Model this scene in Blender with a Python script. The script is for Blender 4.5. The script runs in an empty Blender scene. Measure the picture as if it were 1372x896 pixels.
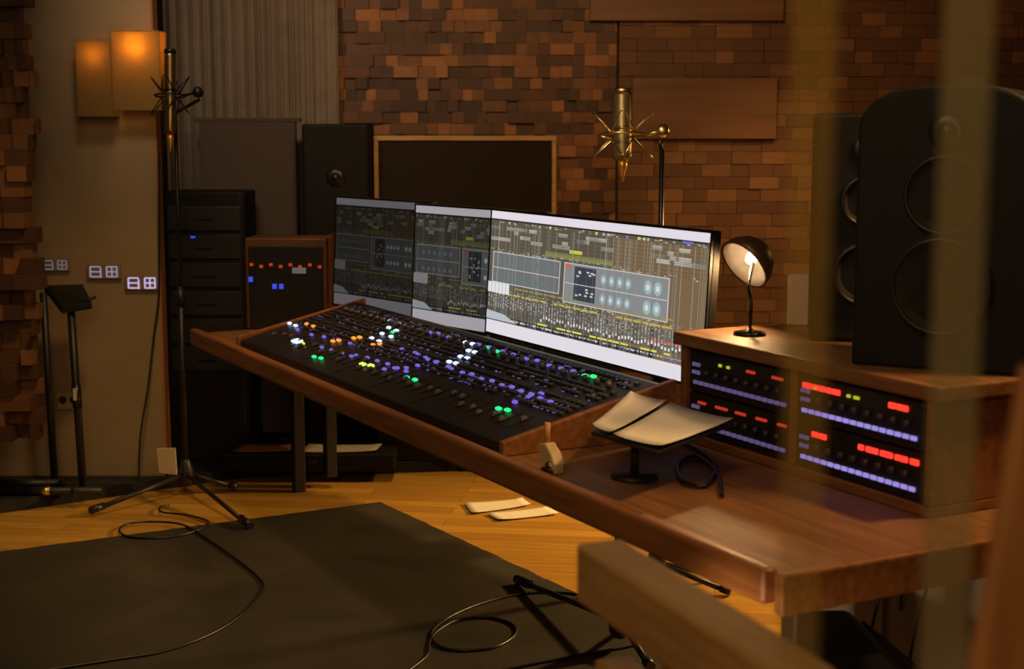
import bpy, bmesh, math, random
from mathutils import Vector, Matrix
R = random.Random(7)
C = bpy.context.scene.collection
V = Vector
PI = math.pi

# ------------------------------------------------------------------ camera
FPX = 2000.0
PITCH = math.atan(278 / FPX)
H = 1.6
SP, CP = math.sin(PITCH), math.cos(PITCH)
cd = bpy.data.cameras.new('camera')
cam = bpy.data.objects.new('camera', cd)
C.objects.link(cam)
cam.location = (0, 0, H)
cam.rotation_euler = (PI / 2 - PITCH, 0, 0)
cd.sensor_width = 36
cd.sensor_fit = 'HORIZONTAL'
cd.lens = FPX / 1372 * 36
cd.clip_start = .05
cd.dof.use_dof = True
cd.dof.focus_distance = 4.9
cd.dof.aperture_fstop = 3.2
bpy.context.scene.camera = cam


def ray(px, py):
    u, v = (px - 686) / FPX, (py - 448) / FPX
    return V((u, CP - v * SP, -SP - v * CP))


def P(px, py, d):
    return V((0, 0, H)) + ray(px, py) * d


def PZ(px, py, z=0.0):
    r = ray(px, py)
    return V((0, 0, H)) + r * ((z - H) / r.z)


def PY(px, py, y):
    r = ray(px, py)
    return V((0, 0, H)) + r * (y / r.y)


# desk frame: s runs along the desk towards the viewer, k from its front edge to its back
X0, Y0, DX, DY = .055, 3.73, .47, -.8827
DROT = math.atan2(DY, DX)


def D(s, k, z=0.0):
    return V((X0 + DX * s - DY * k, Y0 + DY * s + DX * k, z))


def toD(p):
    a, b = p.x - X0, p.y - Y0
    return a * DX + b * DY, -a * DY + b * DX


# ------------------------------------------------------------------ materials
MATS = {}


def nodes(name):
    m = bpy.data.materials.new(name)
    m.use_nodes = True
    nt = m.node_tree
    return m, nt, nt.nodes['Principled BSDF']


def mat(name, col, rough=.5, metal=0.0, emit=None, es=0.0, var=.12, scale=25.0, bump=0.0, spec=None):
    if name in MATS:
        return MATS[name]
    m, nt, b = nodes(name)
    tc = nt.nodes.new('ShaderNodeTexCoord')
    nz = nt.nodes.new('ShaderNodeTexNoise')
    nz.inputs['Scale'].default_value = scale
    nz.inputs['Detail'].default_value = 4
    nt.links.new(tc.outputs['Object'], nz.inputs['Vector'])
    cr = nt.nodes.new('ShaderNodeValToRGB')
    cr.color_ramp.elements[0].position = .3
    cr.color_ramp.elements[1].position = .7
    cr.color_ramp.elements[0].color = tuple(c * (1 - var) for c in col) + (1,)
    cr.color_ramp.elements[1].color = tuple(min(1, c * (1 + var)) for c in col) + (1,)
    nt.links.new(nz.outputs['Fac'], cr.inputs['Fac'])
    nt.links.new(cr.outputs['Color'], b.inputs['Base Color'])
    b.inputs['Roughness'].default_value = rough
    b.inputs['Metallic'].default_value = metal
    if spec is not None:
        b.inputs['Specular IOR Level'].default_value = spec
    if emit:
        b.inputs['Emission Color'].default_value = emit + (1,)
        b.inputs['Emission Strength'].default_value = es
    if bump:
        bp = nt.nodes.new('ShaderNodeBump')
        bp.inputs['Strength'].default_value = bump
        bp.inputs['Distance'].default_value = .01
        nt.links.new(nz.outputs['Fac'], bp.inputs['Height'])
        nt.links.new(bp.outputs['Normal'], b.inputs['Normal'])
    MATS[name] = m
    return m


def wood(name, c0, c1, rough=.45, stretch=(1, 14, 14), scale=3.0, island=False):
    """long grain along local x; island: every block of the mesh gets a tone of its own"""
    if name in MATS:
        return MATS[name]
    m, nt, b = nodes(name)
    tc = nt.nodes.new('ShaderNodeTexCoord')
    mp = nt.nodes.new('ShaderNodeMapping')
    mp.inputs['Scale'].default_value = stretch
    nt.links.new(tc.outputs['Object'], mp.inputs['Vector'])
    nz = nt.nodes.new('ShaderNodeTexNoise')
    nz.inputs['Scale'].default_value = scale
    nz.inputs['Detail'].default_value = 6
    nt.links.new(mp.outputs['Vector'], nz.inputs['Vector'])
    cr = nt.nodes.new('ShaderNodeValToRGB')
    cr.color_ramp.elements[0].position = .28
    cr.color_ramp.elements[1].position = .72
    cr.color_ramp.elements[0].color = c0 + (1,)
    cr.color_ramp.elements[1].color = c1 + (1,)
    if island:
        ge = nt.nodes.new('ShaderNodeNewGeometry')
        mx = nt.nodes.new('ShaderNodeMath')
        mx.operation = 'MULTIPLY_ADD'
        mx.inputs[1].default_value = .3
        nt.links.new(nz.outputs['Fac'], mx.inputs[0])
        m2 = nt.nodes.new('ShaderNodeMath')
        m2.operation = 'MULTIPLY'
        m2.inputs[1].default_value = .85
        nt.links.new(ge.outputs['Random Per Island'], m2.inputs[0])
        nt.links.new(m2.outputs[0], mx.inputs[2])
        cr.color_ramp.elements[0].position = .1
        cr.color_ramp.elements[1].position = 1.0
        e = cr.color_ramp.elements.new(.68)
        e.color = tuple(a * .72 + d * .28 for a, d in zip(c0, c1)) + (1,)
        nt.links.new(mx.outputs[0], cr.inputs['Fac'])
    else:
        nt.links.new(nz.outputs['Fac'], cr.inputs['Fac'])
    nt.links.new(cr.outputs['Color'], b.inputs['Base Color'])
    b.inputs['Roughness'].default_value = rough
    MATS[name] = m
    return m


def glow(name, col, strength):
    return mat(name, tuple(c * .3 for c in col), .4, 0, col, strength, var=.05)


def plank_floor():
    m, nt, b = nodes('oak planks')
    tc = nt.nodes.new('ShaderNodeTexCoord')
    mp = nt.nodes.new('ShaderNodeMapping')
    mp.inputs['Rotation'].default_value = (0, 0, math.radians(8))
    nt.links.new(tc.outputs['Object'], mp.inputs['Vector'])
    br = nt.nodes.new('ShaderNodeTexBrick')
    br.offset = .37
    br.inputs['Color1'].default_value = (.42, .22, .036, 1)
    br.inputs['Color2'].default_value = (.56, .315, .058, 1)
    br.inputs['Mortar'].default_value = (.22, .11, .025, 1)
    br.inputs['Scale'].default_value = 1
    br.inputs['Mortar Size'].default_value = .0018
    br.inputs['Brick Width'].default_value = 1.1
    br.inputs['Row Height'].default_value = .095
    nt.links.new(mp.outputs['Vector'], br.inputs['Vector'])
    m2 = nt.nodes.new('ShaderNodeMapping')
    m2.inputs['Scale'].default_value = (1.5, 26, 1)
    nt.links.new(mp.outputs['Vector'], m2.inputs['Vector'])
    nz = nt.nodes.new('ShaderNodeTexNoise')
    nz.inputs['Scale'].default_value = 2.2
    nz.inputs['Detail'].default_value = 6
    nt.links.new(m2.outputs['Vector'], nz.inputs['Vector'])
    cr = nt.nodes.new('ShaderNodeValToRGB')
    cr.color_ramp.elements[0].position = .3
    cr.color_ramp.elements[1].position = .7
    cr.color_ramp.elements[0].color = (.72, .68, .6, 1)
    cr.color_ramp.elements[1].color = (1, 1, 1, 1)
    nt.links.new(nz.outputs['Fac'], cr.inputs['Fac'])
    mx = nt.nodes.new('ShaderNodeMix')
    mx.data_type = 'RGBA'
    mx.blend_type = 'MULTIPLY'
    mx.inputs['Factor'].default_value = 1
    nt.links.new(br.outputs['Color'], mx.inputs['A'])
    nt.links.new(cr.outputs['Color'], mx.inputs['B'])
    nt.links.new(mx.outputs['Result'], b.inputs['Base Color'])
    b.inputs['Roughness'].default_value = .34
    return m


def rubber_mat():
    m, nt, b = nodes('worn rubber mat')
    tc = nt.nodes.new('ShaderNodeTexCoord')
    n1 = nt.nodes.new('ShaderNodeTexNoise')
    n1.inputs['Scale'].default_value = 2.2
    n1.inputs['Detail'].default_value = 5
    n1.inputs['Distortion'].default_value = .6
    nt.links.new(tc.outputs['Object'], n1.inputs['Vector'])
    cr = nt.nodes.new('ShaderNodeValToRGB')
    cr.color_ramp.elements[0].position = .35
    cr.color_ramp.elements[1].position = .75
    cr.color_ramp.elements[0].color = (.020, .018, .012, 1)
    cr.color_ramp.elements[1].color = (.046, .036, .022, 1)
    nt.links.new(n1.outputs['Fac'], cr.inputs['Fac'])
    vo = nt.nodes.new('ShaderNodeTexVoronoi')      # dust specks
    vo.inputs['Scale'].default_value = 9
    nt.links.new(tc.outputs['Object'], vo.inputs['Vector'])
    lt = nt.nodes.new('ShaderNodeMath')
    lt.operation = 'LESS_THAN'
    lt.inputs[1].default_value = .022
    nt.links.new(vo.outputs['Distance'], lt.inputs[0])
    mx = nt.nodes.new('ShaderNodeMix')
    mx.data_type = 'RGBA'
    mx.inputs['B'].default_value = (.2, .17, .12, 1)
    nt.links.new(lt.outputs[0], mx.inputs['Factor'])
    nt.links.new(cr.outputs['Color'], mx.inputs['A'])
    nt.links.new(mx.outputs['Result'], b.inputs['Base Color'])
    b.inputs['Roughness'].default_value = .55
    n2 = nt.nodes.new('ShaderNodeTexNoise')
    n2.inputs['Scale'].default_value = 260
    nt.links.new(tc.outputs['Object'], n2.inputs['Vector'])
    bp = nt.nodes.new('ShaderNodeBump')
    bp.inputs['Strength'].default_value = .25
    bp.inputs['Distance'].default_value = .004
    nt.links.new(n2.outputs['Fac'], bp.inputs['Height'])
    nt.links.new(bp.outputs['Normal'], b.inputs['Normal'])
    return m


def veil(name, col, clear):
    """reflection veil as a translucent sheet: lets most light straight through, scatters the rest"""
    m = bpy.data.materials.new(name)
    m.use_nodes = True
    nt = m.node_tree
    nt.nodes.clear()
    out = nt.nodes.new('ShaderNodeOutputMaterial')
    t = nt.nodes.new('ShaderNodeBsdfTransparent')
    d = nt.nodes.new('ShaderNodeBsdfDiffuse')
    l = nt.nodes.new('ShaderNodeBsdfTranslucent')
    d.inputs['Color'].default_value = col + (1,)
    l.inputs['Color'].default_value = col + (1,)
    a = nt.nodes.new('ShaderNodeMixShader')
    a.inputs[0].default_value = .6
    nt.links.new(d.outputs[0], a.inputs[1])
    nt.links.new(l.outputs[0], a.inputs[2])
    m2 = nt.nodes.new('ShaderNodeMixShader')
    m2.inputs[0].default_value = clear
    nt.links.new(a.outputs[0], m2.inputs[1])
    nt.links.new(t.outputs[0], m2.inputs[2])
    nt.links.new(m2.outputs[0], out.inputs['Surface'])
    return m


def shade_cloth(name, col):
    m = bpy.data.materials.new(name)
    m.use_nodes = True
    nt = m.node_tree
    nt.nodes.clear()
    out = nt.nodes.new('ShaderNodeOutputMaterial')
    d = nt.nodes.new('ShaderNodeBsdfDiffuse')
    l = nt.nodes.new('ShaderNodeBsdfTranslucent')
    tc = nt.nodes.new('ShaderNodeTexCoord')
    w = nt.nodes.new('ShaderNodeTexWave')
    w.wave_type = 'BANDS'
    w.bands_direction = 'Z'
    w.inputs['Scale'].default_value = 40
    nt.links.new(tc.outputs['Object'], w.inputs['Vector'])
    cr = nt.nodes.new('ShaderNodeValToRGB')
    cr.color_ramp.elements[0].color = tuple(c * .75 for c in col) + (1,)
    cr.color_ramp.elements[1].color = col + (1,)
    nt.links.new(w.outputs['Fac'], cr.inputs['Fac'])
    for s in (d, l):
        nt.links.new(cr.outputs['Color'], s.inputs['Color'])
    a = nt.nodes.new('ShaderNodeMixShader')
    a.inputs[0].default_value = .55
    nt.links.new(d.outputs[0], a.inputs[1])
    nt.links.new(l.outputs[0], a.inputs[2])
    nt.links.new(a.outputs[0], out.inputs['Surface'])
    return m


def screen_mat(name, strength):
    m, nt, b = nodes(name)
    at = nt.nodes.new('ShaderNodeVertexColor')
    at.layer_name = 'pixels'
    b.inputs['Base Color'].default_value = (.012, .012, .012, 1)
    b.inputs['Roughness'].default_value = .35
    nt.links.new(at.outputs['Color'], b.inputs['Emission Color'])
    b.inputs['Emission Strength'].default_value = strength
    return m


BLACK = mat('black powder coat', (.012, .011, .010), .45)
SOFTBLACK = mat('black cloth', (.010, .009, .008), .9, bump=.3, scale=300)
CABIN = mat('black cabinet paint', (.0065, .0055, .005), .6, spec=.25)
RUBBER = mat('cable rubber', (.010, .009, .008), .38)
STEEL = mat('brushed steel', (.30, .27, .22), .3, 1.0)
BRASS = mat('satin brass', (.85, .66, .30), .34, 1.0, var=.05)
NICKEL = mat('champagne nickel', (.50, .38, .20), .28, 1.0, var=.05)
DARKMETAL = mat('dark metal', (.05, .045, .04), .35, .8)
BEIGE = mat('beige plaster', (.33, .235, .125), .8, var=.06, scale=6, bump=.1)
DARKWALL = mat('dark brown wall', (.05, .03, .018), .85)
CREAM = mat('cream paper', (.62, .50, .30), .7, var=.05)
PAPER = mat('white paper', (.72, .66, .55), .75, var=.04)
GREYPAPER = mat('grey paper', (.34, .30, .27), .75, var=.1)
REDCARD = mat('rust card folder', (.20, .065, .03), .7)
FABRIC = mat('dark grille cloth', (.024, .016, .010), .95, bump=.4, scale=400)
GREYFELT = mat('grey brown felt', (.085, .063, .050), .95, bump=.3, scale=120)
CURT = mat('grey curtain cloth', (.24, .19, .145), .9, var=.10, scale=14)
WHITEPAINT = mat('white painted board', (.55, .46, .36), .6, var=.05)
DESKWOOD = wood('desk veneer', (.12, .048, .014), (.25, .11, .034), .55, (1.2, 16, 16), 2.6)
RAILWOOD = wood('red brown rail wood', (.15, .052, .015), (.28, .11, .032), .42, (1.2, 18, 18), 2.6)
PALEWOOD = wood('pale wood trim', (.42, .24, .085), (.60, .37, .15), .45, (2, 18, 18), 2.5)
OAKBEAM = wood('oak beam', (.30, .165, .055), (.46, .27, .10), .55, (1.5, 12, 12), 3)
BLOCKS = wood('walnut end blocks', (.038, .012, .0035), (.40, .155, .038), .55, (6, 6, 6), 4, True)
BLOCKS2 = wood('brown stacked blocks', (.12, .047, .016), (.27, .12, .040), .6, (4, 8, 8), 4, True)
BLOCKS3 = wood('dark diffuser blocks', (.050, .019, .007), (.25, .105, .032), .6, (6, 6, 6), 4, True)
SMOOTHWOOD = wood('smooth brown panel', (.15, .062, .019), (.23, .10, .033), .5, (1, 10, 10), 2)
CONSOLE = mat('console black', (.010, .009, .010), .42)
KEYS = mat('dark key caps', (.035, .032, .040), .4)
FADER = mat('fader cap grey', (.09, .085, .09), .35)
G_VIOLET = glow('violet lamp', (.16, .12, .62), 1.1)
G_WHITE = glow('ice white lamp', (.55, .68, 1.0), 1.7)
G_ORANGE = glow('orange lamp', (1.0, .32, .04), 1.3)
G_GREEN = glow('green lamp', (.03, .95, .28), 1.1)
G_LIME = glow('lime lamp', (.62, .95, .12), 1.3)
G_RED = glow('red lamp', (1.0, .035, .02), 1.9)
G_REDDIM = glow('faint red lamp', (.8, .06, .02), .55)
G_BLUE = glow('blue lamp', (.05, .10, .9), .8)
G_LILAC = glow('lilac readout', (.33, .27, .75), 1.0)
G_LILACDIM = glow('faint lilac readout', (.30, .24, .6), .28)
G_PALE = glow('pale readout', (.55, .48, .68), .75)
G_YEL = glow('yellow green lamp', (.55, .60, .03), .8)


# ------------------------------------------------------------------ mesh helpers
class MB:
    def __init__(s):
        s.v, s.f, s.c = [], [], []

    def add(s, vs, fs, col=None):
        n = len(s.v)
        s.v += [V(x) for x in vs]
        for f in fs:
            s.f.append([n + i for i in f])
            s.c.append(col)
        return s

    def box(s, c, size, rot=None, col=None):
        c = V(c)
        hx, hy, hz = size[0] / 2, size[1] / 2, size[2] / 2
        vs = [V((x, y, z)) for x in (-hx, hx) for y in (-hy, hy) for z in (-hz, hz)]
        if rot is not None:
            vs = [rot @ v for v in vs]
        return s.add([c + v for v in vs], [(0, 1, 3, 2), (4, 6, 7, 5), (0, 4, 5, 1), (2, 3, 7, 6), (0, 2, 6, 4), (1, 5, 7, 3)], col)

    def hexa(s, b, t):
        """b, t: four bottom and four top corners, same winding"""
        return s.add(list(b) + list(t), [(3, 2, 1, 0), (4, 5, 6, 7), (0, 1, 5, 4), (1, 2, 6, 5), (2, 3, 7, 6), (3, 0, 4, 7)])

    def prism(s, poly, axis, lo, hi):
        """poly in the plane normal to axis ('x': (y,z), 'y': (x,z), 'z': (x,y))"""
        def mk(p, t):
            return {'x': V((t, p[0], p[1])), 'y': V((p[0], t, p[1])), 'z': V((p[0], p[1], t))}[axis]
        n = len(poly)
        vs = [mk(p, lo) for p in poly] + [mk(p, hi) for p in poly]
        fs = [tuple(range(n - 1, -1, -1)), tuple(range(n, 2 * n))] + [(i, (i + 1) % n, n + (i + 1) % n, n + i) for i in range(n)]
        return s.add(vs, fs)

    def tube(s, pts, r, seg=8, closed=False):
        pts = [V(p) for p in pts]
        n = len(pts)
        rs = r if isinstance(r, (list, tuple)) else [r] * n
        up = None
        rings = []
        for i, p in enumerate(pts):
            a = pts[(i - 1) % n] if (closed or i > 0) else p
            b = pts[(i + 1) % n] if (closed or i < n - 1) else p
            t = (b - a).normalized()
            if up is None:
                up = V((0, 0, 1)) if abs(t.z) < .9 else V((1, 0, 0))
            x = t.cross(up)
            if x.length < 1e-5:
                x = t.cross(V((.3, .9, .2)))
            x.normalize()
            up = x.cross(t).normalized()
            rings.append([p + (x * math.cos(2 * PI * j / seg) + up * math.sin(2 * PI * j / seg)) * rs[i] for j in range(seg)])
        vs = [v for ring in rings for v in ring]
        fs = []
        for i in range(n if closed else n - 1):
            k = (i + 1) % n
            for j in range(seg):
                fs.append((i * seg + j, i * seg + (j + 1) % seg, k * seg + (j + 1) % seg, k * seg + j))
        if not closed:
            fs.append(tuple(range(seg - 1, -1, -1)))
            fs.append(tuple((n - 1) * seg + j for j in range(seg)))
        return s.add(vs, fs)

    def lathe(s, prof, seg=24, mx=None):
        """prof: (r, z) pairs about the z axis"""
        vs, fs = [], []
        for r, z in prof:
            for j in range(seg):
                a = 2 * PI * j / seg
                vs.append(V((max(r, 1e-4) * math.cos(a), max(r, 1e-4) * math.sin(a), z)))
        n = len(prof)
        for i in range(n - 1):
            for j in range(seg):
                fs.append((i * seg + j, i * seg + (j + 1) % seg, (i + 1) * seg + (j + 1) % seg, (i + 1) * seg + j))
        fs.append(tuple(range(seg - 1, -1, -1)))
        fs.append(tuple((n - 1) * seg + j for j in range(seg)))
        if mx is not None:
            vs = [mx @ v for v in vs]
        return s.add(vs, fs)

    def build(s, name, m, parent=None, bevel=0.0, smooth=False, loc=None, attr=False, seg=2):
        me = bpy.data.meshes.new(name)
        me.from_pydata([tuple(v) for v in s.v], [], s.f)
        me.materials.append(m)
        if attr:
            la = me.color_attributes.new('pixels', 'FLOAT_COLOR', 'CORNER')
            for p in me.polygons:
                for li in p.loop_indices:
                    c = s.c[p.index] or (0, 0, 0)
                    la.data[li].color = tuple(c) + (1,)
        if smooth:
            for p in me.polygons:
                p.use_smooth = len(p.vertices) <= 4
        bm = bmesh.new()
        bm.from_mesh(me)
        if not attr:
            bmesh.ops.recalc_face_normals(bm, faces=bm.faces)
        bm.to_mesh(me)
        bm.free()
        o = bpy.data.objects.new(name, me)
        C.objects.link(o)
        if parent is not None:
            o.parent = parent
        if loc is not None:
            o.location = loc
        if bevel:
            b = o.modifiers.new('edge', 'BEVEL')
            b.width = bevel
            b.segments = seg
            b.limit_method = 'ANGLE'
        return o


def curve_pts(pts, n=10, closed=False):
    pts = [V(p) for p in pts]
    out = []
    m = len(pts)
    for i in range(m if closed else m - 1):
        if closed:
            p0, p1, p2, p3 = pts[i - 1], pts[i], pts[(i + 1) % m], pts[(i + 2) % m]
        else:
            p0, p1, p2, p3 = pts[max(i - 1, 0)], pts[i], pts[i + 1], pts[min(i + 2, m - 1)]
        for j in range(n):
            t = j / n
            out.append(.5 * ((2 * p1) + (p2 - p0) * t + (2 * p0 - 5 * p1 + 4 * p2 - p3) * t * t + (3 * p1 - p0 - 3 * p2 + p3) * t ** 3))
    if not closed:
        out.append(pts[-1])
    return out


def tag(o, label, cat, group=None, kind=None):
    o['label'] = label
    o['category'] = cat
    if group:
        o['group'] = group
    if kind:
        o['kind'] = kind
    return o


def thing(name, label, cat, loc=(0, 0, 0), rz=0.0, group=None):
    o = bpy.data.objects.new(name, None)
    o.empty_display_size = .05
    C.objects.link(o)
    o.location = loc
    o.rotation_euler = (0, 0, rz)
    return tag(o, label, cat, group)


def struct(name, mb, m, **kw):
    o = mb.build(name, m, **kw)
    o['kind'] = 'structure'
    return o


def instance(o, name, parent, loc=None, rot=None):
    c = o.copy()
    c.name = name
    C.objects.link(c)
    c.parent = parent
    if loc is not None:
        c.location = loc
    if rot is not None:
        c.rotation_euler = rot
    return c


# ------------------------------------------------------------------ setting
YB = 7.6                                                     # back wall
fl = struct('floor', MB().box((0, 3.8, -.05), (8, 9.2, .1)), plank_floor())
struct('ceiling', MB().box((0, 3.8, 3.05), (8, 9.2, .1)), DARKWALL)
struct('wall_back', MB().box((0, YB + .1, 1.5), (8, .2, 3)), DARKWALL)
struct('wall_right', MB().box((3.2, 3.8, 1.5), (.2, 9.2, 3)), DARKWALL)
WL = -1.558                                                  # free end of the beige wall
struct('wall_left', MB().box(((WL - 3.8) / 2, 6.60, 1.5), (WL + 3.8, .08, 3)), BEIGE)
struct('trim_1', MB().box((WL + .005, 6.60, 1.53), (.010, .086, 2.94)), wood('orange lit edge', (.30, .12, .035), (.45, .20, .06), .5, (14, 14, 1)))  # orange light on the wall's end put into this strip's colour
# low black riser along the walls
rz = .05
e = [PZ(-60, 700, 0), PZ(0, 688, 0), PZ(215, 656, 0), PZ(330, 640, 0), PZ(620, 631, 0), PZ(760, 629, 0)]
poly = [(p.x, p.y) for p in e] + [(e[-1].x, YB - .01), (WL + .02, YB - .01), (WL + .02, 6.55), (-2.9, 6.55)]
rs = MB().prism(poly, 'z', 0.0, rz).build('stage_riser', SOFTBLACK)
tag(rs, 'low black riser on the wooden floor along the back and beige walls', 'riser')
# rubber mat
a, b, c = PZ(510, 675), PZ(0, 742), PZ(898, 857)
left = a + (b - a) * 1.6
low = c + (c - a) * .06
mat_poly = [(p.x, p.y) for p in (left, a, low)] + [(low.x - 1.2, low.y - 1.6), (left.x + .2, left.y - 3.0)]
RZ = .01
rm = MB()
edge = []
for i in range(2):
    p, q = V(mat_poly[i]), V(mat_poly[i + 1])
    n = 60
    for j in range(n):
        w = p.lerp(q, j / n)
        edge.append((w.x + R.uniform(-.003, .003), w.y + R.uniform(-.003, .003)))
edge += mat_poly[2:]
rm.prism(edge, 'z', 0.0005, RZ)
tag(rm.build('floor_mat', rubber_mat()), 'large dark scuffed rubber mat lying on the wooden floor', 'mat')

# clear pane between the viewer and the room
gm = bpy.data.materials.new('clear window glass')
gm.use_nodes = True
gm.node_tree.nodes.clear()
_o = gm.node_tree.nodes.new('ShaderNodeOutputMaterial')
_t = gm.node_tree.nodes.new('ShaderNodeBsdfTransparent')
_t.inputs['Color'].default_value = (.97, .965, .95, 1)
gm.node_tree.links.new(_t.outputs[0], _o.inputs['Surface'])
struct('window_1', MB().box((0, .80, 1.5), (3.4, .012, 2.98)), gm)


# ------------------------------------------------------------------ wooden block walls
def blocks(w, h, row, widths, dmin, dmax, gap=.001, ragged=0.0):
    """front is -y; origin at the lower left of the back"""
    mb = MB()
    z = 0.0
    while z < h - 1e-6:
        x = -R.uniform(0, ragged) if ragged else 0.0
        xe = w + (R.uniform(-ragged, ragged) if ragged else 0)
        while x < xe - 1e-6:
            ww = min(R.choice(widths), xe - x)
            d = R.uniform(dmin, dmax)
            mb.box((x + ww / 2, -d / 2, z + row / 2), (ww - gap, d, row - gap))
            x += ww
        z += row
    return mb


p0 = PY(452, 600, 7.45)
xs, xe_ = p0.x, PY(826, 300, 7.45).x
o = blocks(xe_ - xs, 2.94, .056, [.05, .06, .06, .06, .09, .12], .035, .070).build('wood_diffuser', BLOCKS, loc=(xs, YB, rz + .001))
tag(o, 'walnut block sound diffuser covering the back wall behind the dark fabric panel', 'sound diffuser', 'wood block diffusers')
o = blocks(3.08 - xe_, 2.94, .062, [.09, .12, .15, .18], .055, .072, gap=.002).build('wood_diffuser', BLOCKS2, loc=(xe_ + .01, YB, rz + .001))
tag(o, 'wide brown stacked block wall behind the microphone and loudspeakers', 'sound diffuser', 'wood block diffusers')
q = PY(56, 590, 5.98)
o = blocks(.9, 2.6, .062, [.06, .075, .10, .13], .03, .12, ragged=.03).build('wood_diffuser', BLOCKS3, loc=(q.x - .9, 6.06, q.z))
MB().box((.44, .0101, 1.3), (.86, .02, 2.6)).build('backing_board', DARKWALL, o)
MB().box((.42, .0, (rz + .001 - q.z) / 2), (.06, .05, q.z - rz - .001)).build('post', BLACK, o)
tag(o, 'dark staggered wood block diffuser standing before the beige wall', 'sound diffuser', 'wood block diffusers')
# smooth board, and a brown reflected overlay built as a second board
for (x0, x1, y0, y1, lab) in ((790, 1052, -60, 28, 'smooth amber wooden board high on the wall above the microphone'),
                              (846, 1042, 104, 186, 'smooth brown reflected band over the block wall right of the microphone')):
    A, B = PY(x0, y1, YB - .10), PY(x1, y0, YB - .10)
    o = MB().box(((A.x + B.x) / 2, YB - .095, (A.z + B.z) / 2), (B.x - A.x, .03, B.z - A.z)).build('wall_board', SMOOTHWOOD, bevel=.004)
    tag(o, lab, 'wall board')

# ------------------------------------------------------------------ curtain
A, B = PY(214, 0, 7.4), PY(452, 0, 7.4)
cw = B.x - A.x
mb = MB()
nx, nz_ = 150, 10
zz = [.9 + 2.05 * i / nz_ for i in range(nz_ + 1)]
vs = []
for i in range(nx + 1):
    t = i / nx
    amp = .020 if t < .78 else .004
    for z in zz:
        ph = 2 * PI * t * 16 + .5 * math.sin(t * 23)
        vs.append((A.x + cw * t + .008 * math.sin(ph * 2), 7.46 + amp * math.sin(ph) * (.7 + .3 * (3 - z) / 2), z))
m_ = nz_ + 1
mb.add(vs, [(i * m_ + j, (i + 1) * m_ + j, (i + 1) * m_ + j + 1, i * m_ + j + 1) for i in range(nx) for j in range(nz_)])
cu = mb.build('curtain', CURT, smooth=True)
sd = cu.modifiers.new('cloth', 'SOLIDIFY')
sd.thickness = .004
MB().tube([(A.x - .03, 7.46, 2.97), (B.x + .03, 7.46, 2.97)], .012).build('curtain_rail', BLACK, cu)
tag(cu, 'grey brown pleated curtain hanging between the beige wall and the block wall', 'curtain')


# ------------------------------------------------------------------ panels against the back wall
def gobo(x0, x1, top, y, name, label, cloth, trim, cat='acoustic panel'):
    z0 = rz + .0005
    w = x1 - x0
    h = top - z0
    t = thing(name, label, cat, ((x0 + x1) / 2, y, z0), 0, 'free standing acoustic panels')
    MB().box((0, 0, h / 2 + .02), (w - .05, .05, h - .07)).build('fabric', cloth, t, bevel=.006)
    if trim:
        MB().box((0, 0, h - .012), (w, .08, .024)).build('top_rail', trim, t, bevel=.004)
        for s in (-1, 1):
            MB().box((s * (w / 2 - .012), 0, h / 2), (.022, .07, h - .026)).build('side_rail', trim, t, bevel=.003)
    else:
        MB().box((0, 0, h - .006), (w, .055, .02)).build('top_rail', cloth, t, bevel=.004)
    for s in (-1, 1):
        MB().box((s * (w / 2 - .1), 0, .02), (.05, .16, .04)).build('foot', BLACK, t, bevel=.006)
    return t


A, B = PY(500, 176, 7.2), PY(746, 188, 7.2)
gobo(A.x, B.x, A.z - .02, 7.24, 'acoustic_panel', 'dark fabric acoustic panel with pale wooden rail standing before the walnut blocks', FABRIC, PALEWOOD)
A, B = PY(190, 156, 7.2), PY(404, 163, 7.2)
gobo(max(A.x, WL + .03), B.x - .01, A.z - .01, 7.26, 'acoustic_panel', 'plain grey brown felt screen standing below the pleated curtain', GREYFELT, None)


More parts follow.
